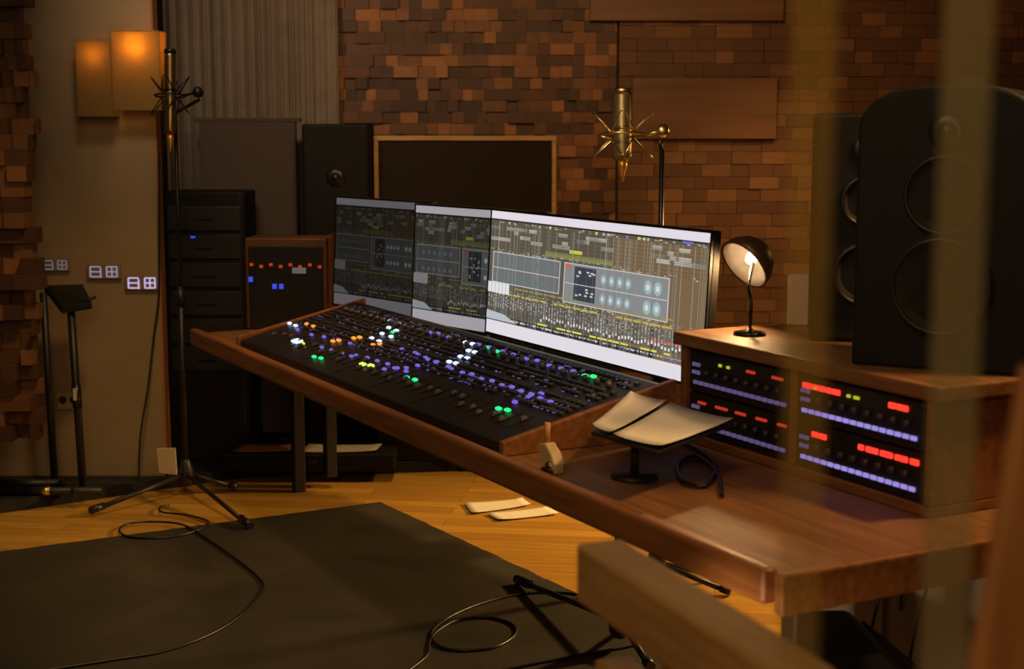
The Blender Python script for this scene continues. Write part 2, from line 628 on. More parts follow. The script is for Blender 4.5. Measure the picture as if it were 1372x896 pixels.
def speaker(name, label, loc, rz_, w, d, h, round_top=0.0, led=None, tweet=.022, cone=.09, group='dark loudspeakers'):
    """front is -y"""
    t = thing(name, label, 'loudspeaker', loc, rz_, group)
    if round_top:
        pl = [(-w / 2, 0), (w / 2, 0), (w / 2, h - round_top)]
        for i in range(1, 9):
            an = PI / 2 * i / 8
            pl.append((w / 2 - round_top * 1.6 * (1 - math.cos(an)), h - round_top + round_top * math.sin(an)))
        for i in range(0, 8):
            an = PI / 2 * (1 - i / 8)
            pl.append((-w / 2 + round_top * 1.6 * (1 - math.cos(an)), h - round_top + round_top * math.sin(an)))
        pl.append((-w / 2, h - round_top))
        MB().prism(pl, 'y', -d / 2, d / 2).build('cabinet', CABIN, t, bevel=.008)
    else:
        MB().box((0, 0, h / 2), (w, d, h)).build('cabinet', CABIN, t, bevel=.012)
    rot = Matrix.Rotation(PI / 2, 4, 'X')
    for cz, r in ((h * .30, cone), (h * .62, cone * .8)):
        mx = Matrix.Translation((0, -d / 2 + .001, cz)) @ rot
        c_ = MB().lathe([(r, 0), (r, .012), (r * .88, .014), (r * .82, .006), (r * .35, -.02), (r * .3, -.006), (.002, .002)], 28, mx).build('woofer', FABRIC, t, smooth=True)
        MB().tube([mx @ V((r * .93 * math.cos(2 * PI * i / 28), r * .93 * math.sin(2 * PI * i / 28), .013)) for i in range(28)], .006, 6, True).build('surround', RUBBER, c_, smooth=True)
    mx = Matrix.Translation((0, -d / 2 + .001, h * .84)) @ rot
    MB().lathe([(tweet * 2, 0), (tweet * 2, .006), (tweet * 1.1, .003), (tweet, .004), (tweet * .7, .014), (.001, .018)], 24, mx).build('tweeter', DARKMETAL, t, smooth=True)
    if led:
        MB().box((w * .36, -d / 2 - .002, h * led[1]), (.012, .004, .012)).build('power_light', led[0], t)
        MB().box((w * .36 - .03, -d / 2 - .002, h * led[1] - .012), (.012, .004, .012)).build('power_light', led[0], t)
    return t


A, B = PY(405, 166, 7.15), PY(499, 166, 7.15)
speaker('loudspeaker', 'tall black loudspeaker beside the dark fabric panel on the riser', ((A.x + B.x) / 2, 7.2, rz + .0005), 0, B.x - A.x - .02, .3, A.z - rz, 0, (G_YEL, .72), cone=.11)
A, B = PY(222, 256, 6.95), PY(330, 256, 6.95)
t = thing('equipment_cabinet', 'black equipment cabinet on the riser in front of the felt screen', 'cabinet', ((A.x + B.x) / 2 + .01, 6.99, rz + .0005))
hh = A.z - rz
w = B.x - A.x
MB().box((0, 0, hh / 2), (w, .3, hh)).build('body', CABIN, t, bevel=.006)
for i in range(6):
    MB().box((0, -.155, hh - .12 - i * .13), (w - .04, .012, .11)).build('drawer', mat('cabinet drawer', (.010, .0085, .0075), .55), t, bevel=.003)
    MB().box((0, -.166, hh - .12 - i * .13), (.09, .012, .01)).build('handle', DARKMETAL, t, bevel=.002)
MB().box((-.05, -.164, hh - .205), (.02, .006, .008)).build('indicator_light', G_BLUE, t)
for s in (-1, 1):
    MB().box((s * (w / 2 - .02), -.153, hh / 2), (.012, .01, hh - .02)).build('rack_rail', DARKMETAL, t)

# black boxes added on the riser to keep the shade below the desk
for i, (x0, x1, hgt, lab) in enumerate(((-.63, -.28, .62, 'added black shade box on the riser directly below the far monitors'),
                                        (-.25, .10, .55, 'added black shade box on the riser, middle of the three under the desk'),
                                        (.13, .50, .60, 'added black shade box on the riser nearest the microphone stand'))):
    t = thing('shade_box', lab, 'case', ((x0 + x1) / 2, 6.98, rz + .0005), 0, 'black shade boxes along the back wall')
    w = x1 - x0
    MB().box((0, 0, hgt / 2), (w, .3, hgt)).build('body', CABIN, t, bevel=.006)
    MB().box((0, 0, hgt + .05), (w, .3, .098)).build('lid', CABIN, t, bevel=.006)
    for s in (-1, 1):
        MB().box((s * w * .3, -.155, hgt), (.05, .012, .05)).build('latch', DARKMETAL, t, bevel=.003)

# ------------------------------------------------------------------ beige wall: lamps, reflected meters, socket
SHADE = shade_cloth('amber shade cloth', (.55, .36, .12))


def wall_lamp(x0, x1, y0, y1, y, label, power):
    A, B = PY(x0, y1, y), PY(x1, y0, y)
    w, h, d = B.x - A.x, B.z - A.z, .12
    t = thing('wall_lamp', label, 'lamp', ((A.x + B.x) / 2, y, A.z), 0, 'square amber wall lamps')
    mb = MB()
    th = .004
    mb.box((0, -d / 2, h / 2), (w, th, h)).box((-w / 2, 0, h / 2), (th, d, h)).box((w / 2, 0, h / 2), (th, d, h)).box((0, 0, h - .002), (w, d, th))
    mb.build('lamp_shade', SHADE, t)
    MB().box((0, d / 2 - .006, h * .5), (w * .7, .012, h * .8)).build('back_plate', DARKMETAL, t)
    MB().tube([(0, d / 2 - .01, h * .55), (0, .01, h * .55), (0, .01, h * .62)], .006).build('bulb_holder', DARKMETAL, t)
    MB().lathe([(.012, 0), (.02, .02), (.022, .04), (.012, .058), (.002, .062)], 16, Matrix.Translation((0, .01, h * .63))).build('bulb', glow('warm bulb', (1, .55, .18), 6), t, smooth=True)
    l = bpy.data.lights.new('bulb_light', 'POINT')
    l.energy = power
    l.color = (1, .54, .14)
    l.shadow_soft_size = .02
    lo = bpy.data.objects.new('bulb_light', l)
    C.objects.link(lo)
    lo.parent = t
    lo.location = (0, -.015, h * .80)


wall_lamp(156, 217, 42, 148, 6.49, 'brighter square amber wall lamp on the beige wall', 2.6)
wall_lamp(110, 153, 54, 156, 6.49, 'dimmer square amber lamp tucked left of the brighter wall lamp', .7)

for (x, y, sc, lab, mt) in ((190, 379, 1.0, 'brightest pale reflection of lit meters, nearest the free end of the beige wall', glow('bright meter reflection', (.62, .52, .85), .85)),
                            (139, 364, 1.0, 'middle pale ghost of the reflected meters on the beige wall', glow('middling meter reflection', (.55, .46, .66), .45)),
                            (74, 355, .85, 'faintest pale ghost of the reflected meters beside the block diffuser', glow('faint meter reflection', (.5, .42, .5), .2))):
    A = PY(x, y, 6.54)
    t = thing('reflected_meter', lab, 'reflection', A, 0, 'reflected meters on the beige wall')  # glowing reflections and their ghosts modelled as small wall plates
    MB().box((0, .008, 0), (.15 * sc, .016, .065 * sc)).build('housing', mat('beige reflection backing', (.24, .17, .09), .6), t, bevel=.004)
    for s in (-1, 1):
        mb = MB()
        w, h, b_ = .045 * sc, .044 * sc, .006
        cx = s * .036 * sc
        for dz in (-.5, 0, .5):
            mb.box((cx, -.002, dz * h), (w, .004, b_))
        mb.box((cx - w / 2, -.002, 0), (b_, .004, h))
        mb.box((cx + w / 2, -.002, 0 if s > 0 else -h * .1), (b_, .004, h))
        if s > 0:
            mb.box((cx, -.002, 0), (b_, .004, h))
        mb.build('digit', mt, t)
A = PY(92, 537, 6.56)
t = thing('wall_socket', 'cream double socket plate low on the beige wall behind the black stand', 'socket', A)
MB().box((0, -.005, 0), (.10, .01, .075)).build('plate', mat('cream plastic', (.42, .33, .18), .45), t, bevel=.003)
for s in (-1, 1):
    MB().lathe([(.017, 0), (.017, .004), (.012, .002), (.001, .001)], 20, Matrix.Translation((s * .024, -.0101, .006)) @ Matrix.Rotation(PI / 2, 4, 'X')).build('socket_hole', BLACK, t)

# ------------------------------------------------------------------ black twin-post stand at the left
zr = rz + .0005
q = PY(92, 660, 6.3)
t = thing('folding_stand', 'black twin post metal stand with a flat ridged top beside the block diffuser', 'stand', (q.x, 6.3, zr))


def L(px, py, y):
    p = PY(px, py, y)
    return V((p.x - q.x, p.y - 6.3, p.z - zr))


a0, a1 = L(58, 392, 6.32), L(73, 640, 6.36)
b0, b1 = L(95, 415, 6.24), L(111, 650, 6.22)
a1.z = b1.z = .03
MB().tube([a0, a1], .016, 12).build('post', BLACK, t, smooth=True)
MB().tube([b0, b1], .017, 12).build('post', BLACK, t, smooth=True)
MB().tube([b0.lerp(b1, .42), b0.lerp(b1, .55)], .020, 12).build('clamp', DARKMETAL, t, smooth=True)
MB().box(b0.lerp(b1, .47) + V((.0, -.022, 0)), (.014, .012, .05)).build('sticker', CREAM, t)
tp = (a0 + b0) / 2
mb = MB()
mb.hexa([a0 + V((-.01, .04, 0)), b0 + V((-.03, -.03, -.015)), b0 + V((.10, -.03, .005)), a0 + V((.16, .04, .012))],
        [a0 + V((-.01, .04, .03)), b0 + V((-.03, -.03, .02)), b0 + V((.10, -.03, .035)), a0 + V((.16, .04, .035))])
mb.build('top_plate', BLACK, t, bevel=.006)
for i in range(4):
    MB().box(b0 + V((.0 + i * .028, .02, .034 + .004 * i)), (.012, .1, .014)).build('ridge', BLACK, t, bevel=.003)
MB().tube([a1 + V((-.28, -.03, -.012)), a1 + V((.03, -.03, -.012)), ], .018, 10).build('base_tube', BLACK, t, smooth=True)
MB().tube([b1 + V((-.42, -.03, -.012)), b1 + V((.09, -.03, -.012))], .018, 10).build('base_tube', BLACK, t, smooth=True)
MB().tube([a1 + V((0, .03, -.012)), b1 + V((0, -.08, -.012))], .018, 10).build('base_tube', BLACK, t, smooth=True)
MB().tube([b1 + V((-.17, -.03, -.012)), b1 + V((-.13, -.03, -.012))], .0195, 10).build('end_ring', BRASS, t, smooth=True)


# ------------------------------------------------------------------ microphones
def microphone(name, label, loc, ringr, ht, body_m, wire_m, ring_z, knob_side=1, thick=.0035, group='studio microphones in spider mounts'):
    """origin at the ring's centre"""
    t = thing(name, label, 'microphone', loc, 0, group)
    r = ringr * .40
    zt, zb = ht[0], ht[1]
    MB().lathe([(r * .55, zb + .05), (r * .92, zb + .055), (r, zb + .065), (r, .02), (r * .96, .025), (r * .96, zt - .028), (r * .9, zt - .012)], 28).build('body', body_m, t, smooth=True)
    MB().lathe([(r * .98, zt - .02), (r * 1.0, zt - .006), (r * .92, zt), (r * .3, zt + .003), (.001, zt + .003)], 28).build('top_cap', wire_m, t, smooth=True)
    MB().lathe([(r * .18, zb - .02), (r * .22, zb), (r * .5, zb + .03), (r * .55, zb + .05)], 20).build('connector', mat('orange connector ring', (.75, .33, .06), .35, .6), t, smooth=True)
    ring = [V((ringr * math.cos(2 * PI * i / 40), ringr * math.sin(2 * PI * i / 40), 0)) for i in range(40)]
    MB().tube(ring, thick * 1.25, 8, True).build('ring', wire_m, t, smooth=True)
    inner = [V((r * 1.08 * math.cos(2 * PI * i / 32), r * 1.08 * math.sin(2 * PI * i / 32), .022)) for i in range(32)]
    MB().tube(inner, thick, 6, True).build('inner_ring', wire_m, t, smooth=True)
    # prongs: hairpin wires up and down around the ring
    for k in range(4):
        an = math.radians(-93 + 90 * k)
        for sgn, reach in ((1, .075), (-1, .075)):
            a2 = an
            d_ = V((math.cos(a2), math.sin(a2), 0))
            sd_ = V((-math.sin(a2), math.cos(a2), 0))
            tip = d_ * ringr * 1.28 + V((0, 0, sgn * reach))
            lo_ = d_ * ringr * .5 + V((0, 0, sgn * .014))
            pts = [lo_ + sd_ * ringr * .42, tip.lerp(lo_, .12) + sd_ * .008, tip, tip.lerp(lo_, .12) - sd_ * .008, lo_ - sd_ * ringr * .42]
            MB().tube(pts, thick * .75, 6).build('spider_wire', wire_m, t, smooth=True)
    t.rotation_euler = (math.radians(-7), 0, 0)
    # swivel
    sx = knob_side
    MB().tube([(sx * ringr, -.005, 0), (sx * (ringr + .03), -.01, .008), (sx * (ringr + .05), -.01, .012)], .006, 8).build('swivel_arm', wire_m, t, smooth=True)
    mx = Matrix.Translation((sx * (ringr + .055), -.012, .012)) @ Matrix.Rotation(PI / 2, 4, 'X')
    k_ = MB().lathe([(.017, -.018), (.022, -.012), (.022, .012), (.014, .02), (.004, .023)], 20, mx).build('swivel_knob', wire_m, t, smooth=True)
    return t


def mic_stand(name, label, foot, top, tilt_to, legs, z0, spread=.3, short=False, group='microphone stands'):
    t = thing(name, label, 'microphone stand', (foot.x, foot.y, z0), 0, group)
    tp_ = V((top.x - foot.x, top.y - foot.y, top.z - z0))
    MB().tube([V((0, 0, .07)), V((tp_.x * .02, tp_.y * .02, tp_.z * .55))], .0135, 12).build('lower_tube', BLACK, t, smooth=True)
    MB().tube([V((tp_.x * .02, tp_.y * .02, tp_.z * .5)), V((tp_.x * .03, tp_.y * .03, tp_.z))], .009, 12).build('upper_tube', DARKMETAL, t, smooth=True)
    MB().tube([V((0, 0, tp_.z * .5)), V((0, 0, tp_.z * .5 + .07))], .019, 14).build('clutch', BLACK, t, smooth=True)
    MB().lathe([(.02, .0), (.034, .02), (.034, .07), (.02, .11), (.016, .12)], 18, Matrix.Translation((0, 0, .035))).build('hub', BLACK, t, smooth=True)
    for an, ln in legs:
        d_ = V((math.cos(an), math.sin(an), 0))
        pts = [d_ * .02 + V((0, 0, .085)), d_ * ln * .95 + V((0, 0, .018))]
        lg = MB().tube(pts, .010, 10).build('leg', BLACK, t, smooth=True)
        MB().tube([d_ * (ln * .88) + V((0, 0, .020 + .006)), d_ * (ln * 1.02) + V((0, 0, .0165))], .0162, 12).build('rubber_foot', RUBBER, lg, smooth=True)
    if tilt_to is not None:
        w_ = V((tilt_to.x - foot.x, tilt_to.y - foot.y, tilt_to.z - z0))
        MB().tube([V((tp_.x * .03, tp_.y * .03, tp_.z - .01)), w_], .007, 10).build('arm', DARKMETAL, t, smooth=True)
    return t


# golden microphone, its stand behind the monitor
MD = 5.0
ctr = P(834, 181, MD)
microphone('microphone', 'golden condenser microphone in a wire spider mount above the bright monitor', ctr, .078, (.155, -.135), mat('smoky mic body', (.34, .25, .13), .42, .7), BRASS, 0)
pt = P(883, 181, MD)
foot = V((pt.x + .012, pt.y + .015, 0))
mic_stand('microphone_stand', 'black stand behind the bright monitor carrying the golden microphone', foot, V((foot.x, foot.y, pt.z - .05)), V((pt.x + .003, pt.y + .004, pt.z - .0125)),
          [(math.radians(20), .26), (math.radians(100), .26), (math.radians(-20), .26)], 0.0005)
# dark microphone at the left
bs = PZ(250, 664)
fy = bs.y
c2 = PY(228, 128, fy - .16)
microphone('microphone', 'dark slim microphone in a black spider mount before the curtain', c2, .062, (.19, -.21), mat('brown gold mic tube', (.30, .19, .08), .3, .9), mat('black spider wire', (.02, .018, .015), .35, .5), 0)
kp = V((c2.x + .125, c2.y - .01, c2.z))
def fdir(px, py):
    p_ = PZ(px, py)
    return math.atan2(p_.y - bs.y, p_.x - bs.x), math.hypot(p_.x - bs.x, p_.y - bs.y)
mic_stand('microphone_stand', 'black tripod stand on the wooden floor at the mat edge with the dark microphone', bs, V((bs.x + .02, bs.y, kp.z - .06)), V((c2.x + .12, c2.y - .012, c2.z - .018)),
          [fdir(124, 692), fdir(316, 660), fdir(334, 712)], RZ + .0005)
ct = P(231, 630, (bs - V((0, 0, H))).length * .985)
o = MB()
o.hexa([V((-.045, 0, -.055)), V((.035, -.012, -.062)), V((.035, .0, -.062)), V((-.045, .012, -.055))], [V((-.052, 0, .052)), V((.03, -.012, .056)), V((.03, .0, .056)), V((-.052, .012, .052))])
tag(o.build('paper_tag', CREAM, loc=(bs.x - .065, bs.y - .03, .165)), 'small cream tag hanging at the foot of the left microphone stand', 'tag')

# short stand tucked under the desk
sf = PZ(830, 872)
def fd2(px, py):
    p_ = PZ(px, py)
    return math.atan2(p_.y - sf.y, p_.x - sf.x), math.hypot(p_.x - sf.x, p_.y - sf.y)
mic_stand('microphone_stand', 'short black tripod stand under the desk with one leg over the mat edge', sf, V((sf.x, sf.y, .64)), None, [fd2(695, 787), fd2(905, 800), (math.radians(-70), .22)], RZ + .0005)

# ------------------------------------------------------------------ desk
T = .72                                                      # desk top height
desk = thing('studio_desk', 'long brown wooden studio desk running away under the console and monitors', 'desk', D(0, 0, 0), DROT)
S0, S1, KB = -3.0, 1.0, .86
pl = [(S0, 0), (S1, 0), (S1, 1.12), (-.24, 1.12), (-.28, KB), (S0, .62)]
MB().prism(pl, 'z', T - .045, T).build('top', DESKWOOD, desk, bevel=.004)
MB().box(((S0 + S1) / 2, -.018, T - .015), (S1 - S0, .04, .075)).build('front_rail', RAILWOOD, desk, bevel=.012, seg=3)
MB().box((S1 + .012, .56, T - .03), (.03, 1.14, .085)).build('end_rail', RAILWOOD, desk, bevel=.006)
MB().box(((S0 + S1) / 2 - .02, .30, T - .075), (S1 - S0 - .3, .05, .06)).build('crossbeam', BLACK, desk)
for (s, k, dz) in ((S0 + .12, .55, rz), (S0 + .12, .40, 0), (S1 - .06, .10, 0), (S1 - .06, 1.085, 0), (-.18, 1.085, 0)):
    MB().box((s, k, (T - .045 + .0005) / 2 + (dz + .0005) / 2), (.05, .05, T - .046 - dz)).build('leg', BLACK, desk, bevel=.004)

# ------------------------------------------------------------------ mixing console
con = thing('mixing_console', 'large black mixing console with rows of coloured lit buttons along the desk', 'mixing console', D(0, 0, T), DROT)
CS0, CS1 = -2.52, -.24
KF, KK, ZF, ZK = .035, .53, .028, .155                       # front / back of the sloping surface above the desk top


def cz(k):
    return ZF + (k - KF) / (KK - KF) * (ZK - ZF)


prof = [(KF, .001), (KF, ZF), (KK, ZK), (KK + .05, ZK - .01), (KK + .05, .001)]
MB().prism(prof, 'x', CS0, CS1).build('body', CONSOLE, con, bevel=.006)
slope = math.atan2(ZK - ZF, KK - KF)
rotS = Matrix.Rotation(slope, 3, 'X')
for s_ in (CS0 - .012, CS1 + .012):
    MB().prism([(KF - .01, .001), (KF - .01, ZF + .012), (KK + .055, ZK + .012), (KK + .055, .001)], 'x', s_ - .012, s_ + .012).build('side_cheek', RAILWOOD, con, bevel=.003)
# panel joints, unlit keys
mb = MB()
for i in range(1, 7):
    s_ = CS0 + (CS1 - CS0) * i / 7
    mb.box((s_, (KF + KK) / 2, cz((KF + KK) / 2) + .0006), (.004, KK - KF - .02, .002), rotS)
mb.build('panel_seam', DARKMETAL, con)
mb = MB()
s_ = CS0 + .04
while s_ < CS1 - .03:
    for k in (.25, .275, .30, .325, .37, .395, .42, .475, .50):
        if R.random() < .8:
            mb.box((s_, k, cz(k) + .004), (.018, .013, .006), rotS)
    s_ += .027
ky = mb.build('key_caps', KEYS, con)
ky['kind'] = 'stuff'
# faders
fs_ = MB().box((0, 0, 0), (.004, .085, .002)).build('fader_slot', BLACK, con)
fc_ = MB().hexa([V((-.007, -.012, 0)), V((.007, -.012, 0)), V((.007, .012, 0)), V((-.007, .012, 0))], [V((-.006, -.008, .010)), V((.006, -.008, .010)), V((.006, .008, .010)), V((-.006, .008, .010))]).build('fader_cap', FADER, con, bevel=.0015)
n = 32
for i in range(n):
    s_ = CS0 + .12 + (CS1 - CS0 - .24) * i / (n - 1)
    k = .155
    a_ = fs_ if i == 0 else instance(fs_, 'fader_slot', con)
    a_.location = (s_, k, cz(k) + .0012)
    a_.rotation_euler = (slope, 0, 0)
    k = .155 + R.uniform(-.03, .03)
    b_ = fc_ if i == 0 else instance(fc_, 'fader_cap', con)
    b_.location = (s_, k, cz(k) + .003)
    b_.rotation_euler = (slope, 0, 0)
# encoder knobs along the top
kb = MB().lathe([(.010, 0), (.0095, .012), (.007, .015), (.001, .0155)], 14).build('encoder_knob', FADER, con, smooth=True)
for i in range(n):
    s_ = CS0 + .12 + (CS1 - CS0 - .24) * i / (n - 1)
    o = kb if i == 0 else instance(kb, 'encoder_knob', con)
    o.location = (s_, .447, cz(.447) + .002)
    o.rotation_euler = (slope, 0, 0)


def on_console(px, py):
    """where the sight line meets the sloping surface, in console coordinates"""
    r = ray(px, py)
    p0_ = D(0, KF, T + ZF)
    nrm = Matrix.Rotation(DROT, 3, 'Z') @ (rotS @ V((0, 0, 1)))
    t_ = (p0_ - V((0, 0, H))).dot(nrm) / r.dot(nrm)
    p_ = V((0, 0, H)) + r * t_
    return toD(p_)


proto = {}
lit = 0


def button(px, py, m, w=.022, d=.014, lab=None):
    global lit
    s_, k_ = on_console(px, py)
    if not (CS0 + .02 < s_ < CS1 - .02 and KF + .01 < k_ < KK - .008):
        return
    key = (m.name, w)
    if key not in proto:
        o_ = MB().box((0, 0, 0), (w, d, .008)).build('lit_button', m, con, bevel=.002)
        proto[key] = o_
    else:
        o_ = instance(proto[key], 'lit_button', con)
    o_.location = (s_, k_, cz(k_) + .0065)
    o_.rotation_euler = (slope, 0, 0)
    if lab:
        o_['label'] = lab
    lit += 1


def line(x0, y0, x1, y1, n_, m, w=.016, jit=1.5, lab=None):
    for i in range(n_):
        t_ = i / max(1, n_ - 1)
        button(x0 + (x1 - x0) * t_ + R.uniform(-jit, jit), y0 + (y1 - y0) * t_ + R.uniform(-jit, jit), m, w, .011, lab)


for x, y in ((411, 413), (417, 415), (408, 421), (415, 423), (398, 424), (388, 433), (396, 436), (523, 430), (533, 433), (521, 439), (531, 443), (512, 447), (524, 451), (498, 453), (508, 457),
             (624, 459), (633, 461), (628, 470), (636, 472), (617, 478), (626, 480), (602, 485), (611, 487)):
    button(x, y + 2, G_WHITE, .024, .013, 'glowing ice white button')
button(398, 459, G_WHITE, .06, .03, 'wide glowing white panel')
button(405, 462, G_LIME, .03, .012, 'lime light')
for x, y in ((364, 434), (372, 437), (387, 428), (411, 436), (420, 439), (446, 459), (454, 458), (474, 455), (482, 454), (500, 464), (509, 463)):
    button(x, y, G_ORANGE, .026, .012, 'glowing orange button')
for x, y in ((421, 480), (430, 482), (527, 447), (545, 508), (556, 511), (652, 468), (665, 473), (668, 550), (680, 552), (784, 506), (795, 507)):
    button(x, y, G_GREEN, .024, .013, 'glowing green button')
for x, y in ((486, 490), (497, 492)):
    button(x, y, G_LIME, .034, .016, 'glowing lime button')
line(576, 446, 600, 454, 3, G_VIOLET, .022)
line(640, 464, 768, 500, 9, G_VIOLET, .022)
line(560, 478, 600, 492, 4, G_VIOLET, .022)
line(606, 496, 738, 540, 11, G_VIOLET, .022)
line(478, 478, 545, 500, 6, G_VIOLET, .022)
line(515, 497, 560, 492, 4, G_VIOLET, .022)
line(432, 466, 470, 480, 4, G_VIOLET, .022)
line(400, 445, 470, 462, 5, G_VIOLET, .022)
line(690, 540, 725, 530, 3, G_VIOLET, .022)
line(540, 470, 585, 486, 4, G_VIOLET, .022)
print('lit buttons', lit)
# the many faint legends between the keys
mb = MB()
for i in range(260):
    s_, k_ = R.uniform(CS0 + .05, CS1 - .05), R.choice((.24, .262, .287, .35, .383, .46, .49)) + R.uniform(-.003, .003)
    mb.box((s_, k_, cz(k_) + .0045), (R.uniform(.006, .014), .006, .0015), rotS)
lg = mb.build('faint_legends', glow('faint violet legend', (.20, .17, .5), .35), con)
lg['kind'] = 'stuff'


# ------------------------------------------------------------------ monitors
def monitor(Lp, Rp, zb, ht, tilt, strength, name, label, seed, body=1.0):
    """Lp, Rp: ground points under the left and right ends; faces the user side"""
    dv = V((Rp.x - Lp.x, Rp.y - Lp.y, 0))
    w = dv.length
    ang = math.atan2(dv.y, dv.x)
    mid = V(((Lp.x + Rp.x) / 2, (Lp.y + Rp.y) / 2, T + .0005))
    t = thing(name, label, 'monitor', mid, ang, 'monitors standing along the desk')
    lift = zb - T
    rot = Matrix.Rotation(-tilt, 3, 'X')

    def W(x, y, z):
        return rot @ V((x, y, z)) + V((0, 0, lift))
    rr = Matrix.Rotation(-tilt, 3, 'X')
    MB().box(W(0, .018, ht / 2), (w, .028, ht), rr).build('housing', CABIN, t, bevel=.005)
    mb = MB()
    bz = .008
    for (x, z, ww, hh_) in ((0, bz / 2, w, bz), (0, ht - bz / 2, w, bz), (-w / 2 + bz / 2, ht / 2, bz, ht), (w / 2 - bz / 2, ht / 2, bz, ht)):
        mb.box(W(x, .001, z), (ww, .008, hh_), rr)
    mb.build('bezel', BLACK, t)
    # picture on the screen, laid out in fractions of the screen, y down
    q_ = MB()
    rnd = random.Random(seed)
    sw, sh = w - 2 * bz, ht - 2 * bz
    lvl = [0]

    def quad(x0, y0, x1, y1, col, layer=1):
        y_ = -.0005 - .0002 * layer
        vs_ = [W(-sw / 2 + x * sw, y_, bz + (1 - y) * sh) for x, y in ((x0, y1), (x1, y1), (x1, y0), (x0, y0))]
        q_.add(vs_, [(0, 1, 2, 3)], col if min(col) > .7 else tuple(min(.85, c_ * body) for c_ in col))

    def g(v, tint=(1, 1, 1)):
        return tuple(v * c_ for c_ in tint)
    quad(0, 0, 1, 1, (.075, .062, .045), 0)
    quad(.62, .10, 1, .92, (.13, .085, .045), 1)
    quad(0, 0, 1, .062, (.80, .76, .86), 2)                   # title bar
    quad(0, .895, 1, 1, (.80, .76, .86), 2)                   # dock bar
    quad(0, .062, 1, .075, (.02, .02, .02), 2)
    for i in range(60):                                       # top toolbar glyphs
        x = rnd.random()
        quad(x, .078 + rnd.choice((0, .012)), x + .01, .085 + rnd.choice((0, .012)), rnd.choice((g(.3), g(.45, (1, .9, .3)), g(.15))), 3)
    for i in range(40):                                       # clips of the timeline
        x = rnd.random() * .95
        y = rnd.choice((.12, .15, .18, .21))
        quad(x, y, x + rnd.uniform(.02, .06), y + .027, g(rnd.uniform(.10, .34), (1, .98, .85)), 3)
    for i in range(8):
        quad(0, .11 + i * .028, 1, .112 + i * .028, (.03, .028, .022), 4)
    quad(.30, .27, .62, .31, (.16, .16, .05), 3)
    quad(.42, .235, .48, .26, (.42, .42, .04), 4)
    # two plug-in windows
    for (x0, x1, y0, y1, br) in ((.02, .38, .33, .58, .11), (.40, .86, .33, .63, .17)):
        quad(x0, y0, x1, y1, g(br, (.95, 1.0, 1.05)), 4)
        for e_ in ((x0, y0, x1, y0 + .006), (x0, y1 - .006, x1, y1), (x0, y0, x0 + .003, y1), (x1 - .003, y0, x1, y1), (x0, (y0 + y1) / 2, x1, (y0 + y1) / 2 + .005)):
            quad(*e_, (.42, .42, .45), 6)
    quad(.45, .35, .55, .6, (.03, .035, .05), 5)
    quad(.41, .345, .43, .37, (.55, .06, .04), 6)
    for i in range(14):
        x, y = .455 + rnd.random() * .08, .37 + rnd.random() * .2
        quad(x, y, x + .012, y + .012, g(.4), 6)
    nk = 14

    def disc(cx, cy, rx, col, layer):
        ry = rx * sw / sh
        y_ = -.0005 - .0002 * layer
        vs_ = []
        for j in range(nk):
            an = 2 * PI * j / nk
            vs_.append(W(-sw / 2 + (cx + rx * math.cos(an)) * sw, y_, bz + (1 - cy - ry * math.sin(an)) * sh))
        q_.add(vs_, [tuple(range(nk))], col)
    for row in (.415, .555):
        for i in range(4):
            disc(.585 + i * .036, row, .013, (.30, .42, .46), 7)
            disc(.585 + i * .036, row, .006, (.62, .72, .74), 8)
        for i in range(2):
            disc(.775 + i * .04, row, .016, (.36, .48, .52), 7)
            disc(.775 + i * .04, row, .007, (.66, .75, .78), 8)
        for i in range(6):
            disc(.08 + i * .045, row - .02, .010, (.13, .19, .19), 7)
    # routing rows and mixer strips
    for (y, col) in ((.655, (.34, .30, .05)), (.60, (.20, .18, .06)), (.835, (.52, .50, .06))):
        x = .04 if y < .8 else .28
        while x < .86:
            ww = rnd.uniform(.015, .05)
            if rnd.random() < .75:
                quad(x, y, x + ww, y + .013, col, 5)
            x += ww + .006
    for i in range(72):
        x = .005 + i * .0137
        quad(x, .68, x + .0112, .825, g(.05 + .05 * rnd.random(), (1, .95, .85)), 4)
        for j in range(9):
            if rnd.random() < .6:
                quad(x + .002, .685 + j * .011, x + .007, .690 + j * .011, g(rnd.uniform(.15, .6), (1, .96, .88)), 6)
        quad(x + .0045, .79, x + .006, .825, (.015, .015, .015), 6)
        zf = rnd.uniform(.77, .80)
        if i > 20:
            quad(x + .002, zf, x + .0085, zf + .022, g(rnd.uniform(.3, .75), (.95, .97, 1)), 7)
        quad(x + .001, .86, x + .009, .872, g(rnd.uniform(.05, .4)), 6)
    quad(0, .85, .82, .89, (.018, .018, .018), 4)
    for i in range(40):
        x = .02 + rnd.random() * .8
        quad(x, .862, x + .008, .876, g(rnd.uniform(.1, .55)), 6)
    for i in range(6):
        x = .80 + i * .032
        quad(x, .76, x + .018, .772, (.75, .06, .08), 8)
    quad(.86, .86, .98, .868, (.20, .16, .5), 8)
    quad(.90, .07, .94, .085, (.10, .10, .42), 8)
    quad(0, .58, .12, .665, (.52, .52, .54), 8)               # white dialogue
    for i in range(6):
        quad(i * .02, .58, i * .02 + .003, .665, (.3, .3, .32), 9)
    vs_ = [W(-sw / 2 + x * sw, -.0025, bz + (1 - y) * sh) for x, y in ((0, .885), (.17, .885), (.10, .83), (0, .815))]
    q_.add(vs_, [(0, 1, 2, 3)], (.50, .55, .62))
    # fine stripes of numbers
    for i in range(240):
        x, y = rnd.random() * .97, rnd.choice((.305, .318, .635, .645, .668))
        quad(x, y, x + rnd.uniform(.003, .012), y + .006, g(rnd.uniform(.1, .4), (.95, 1, .9)), 6)
    for i in range(70):
        x = rnd.random()
        quad(x, .10, x + .0015, .89, g(rnd.uniform(.12, .26), (1, .98, .88)), 5)
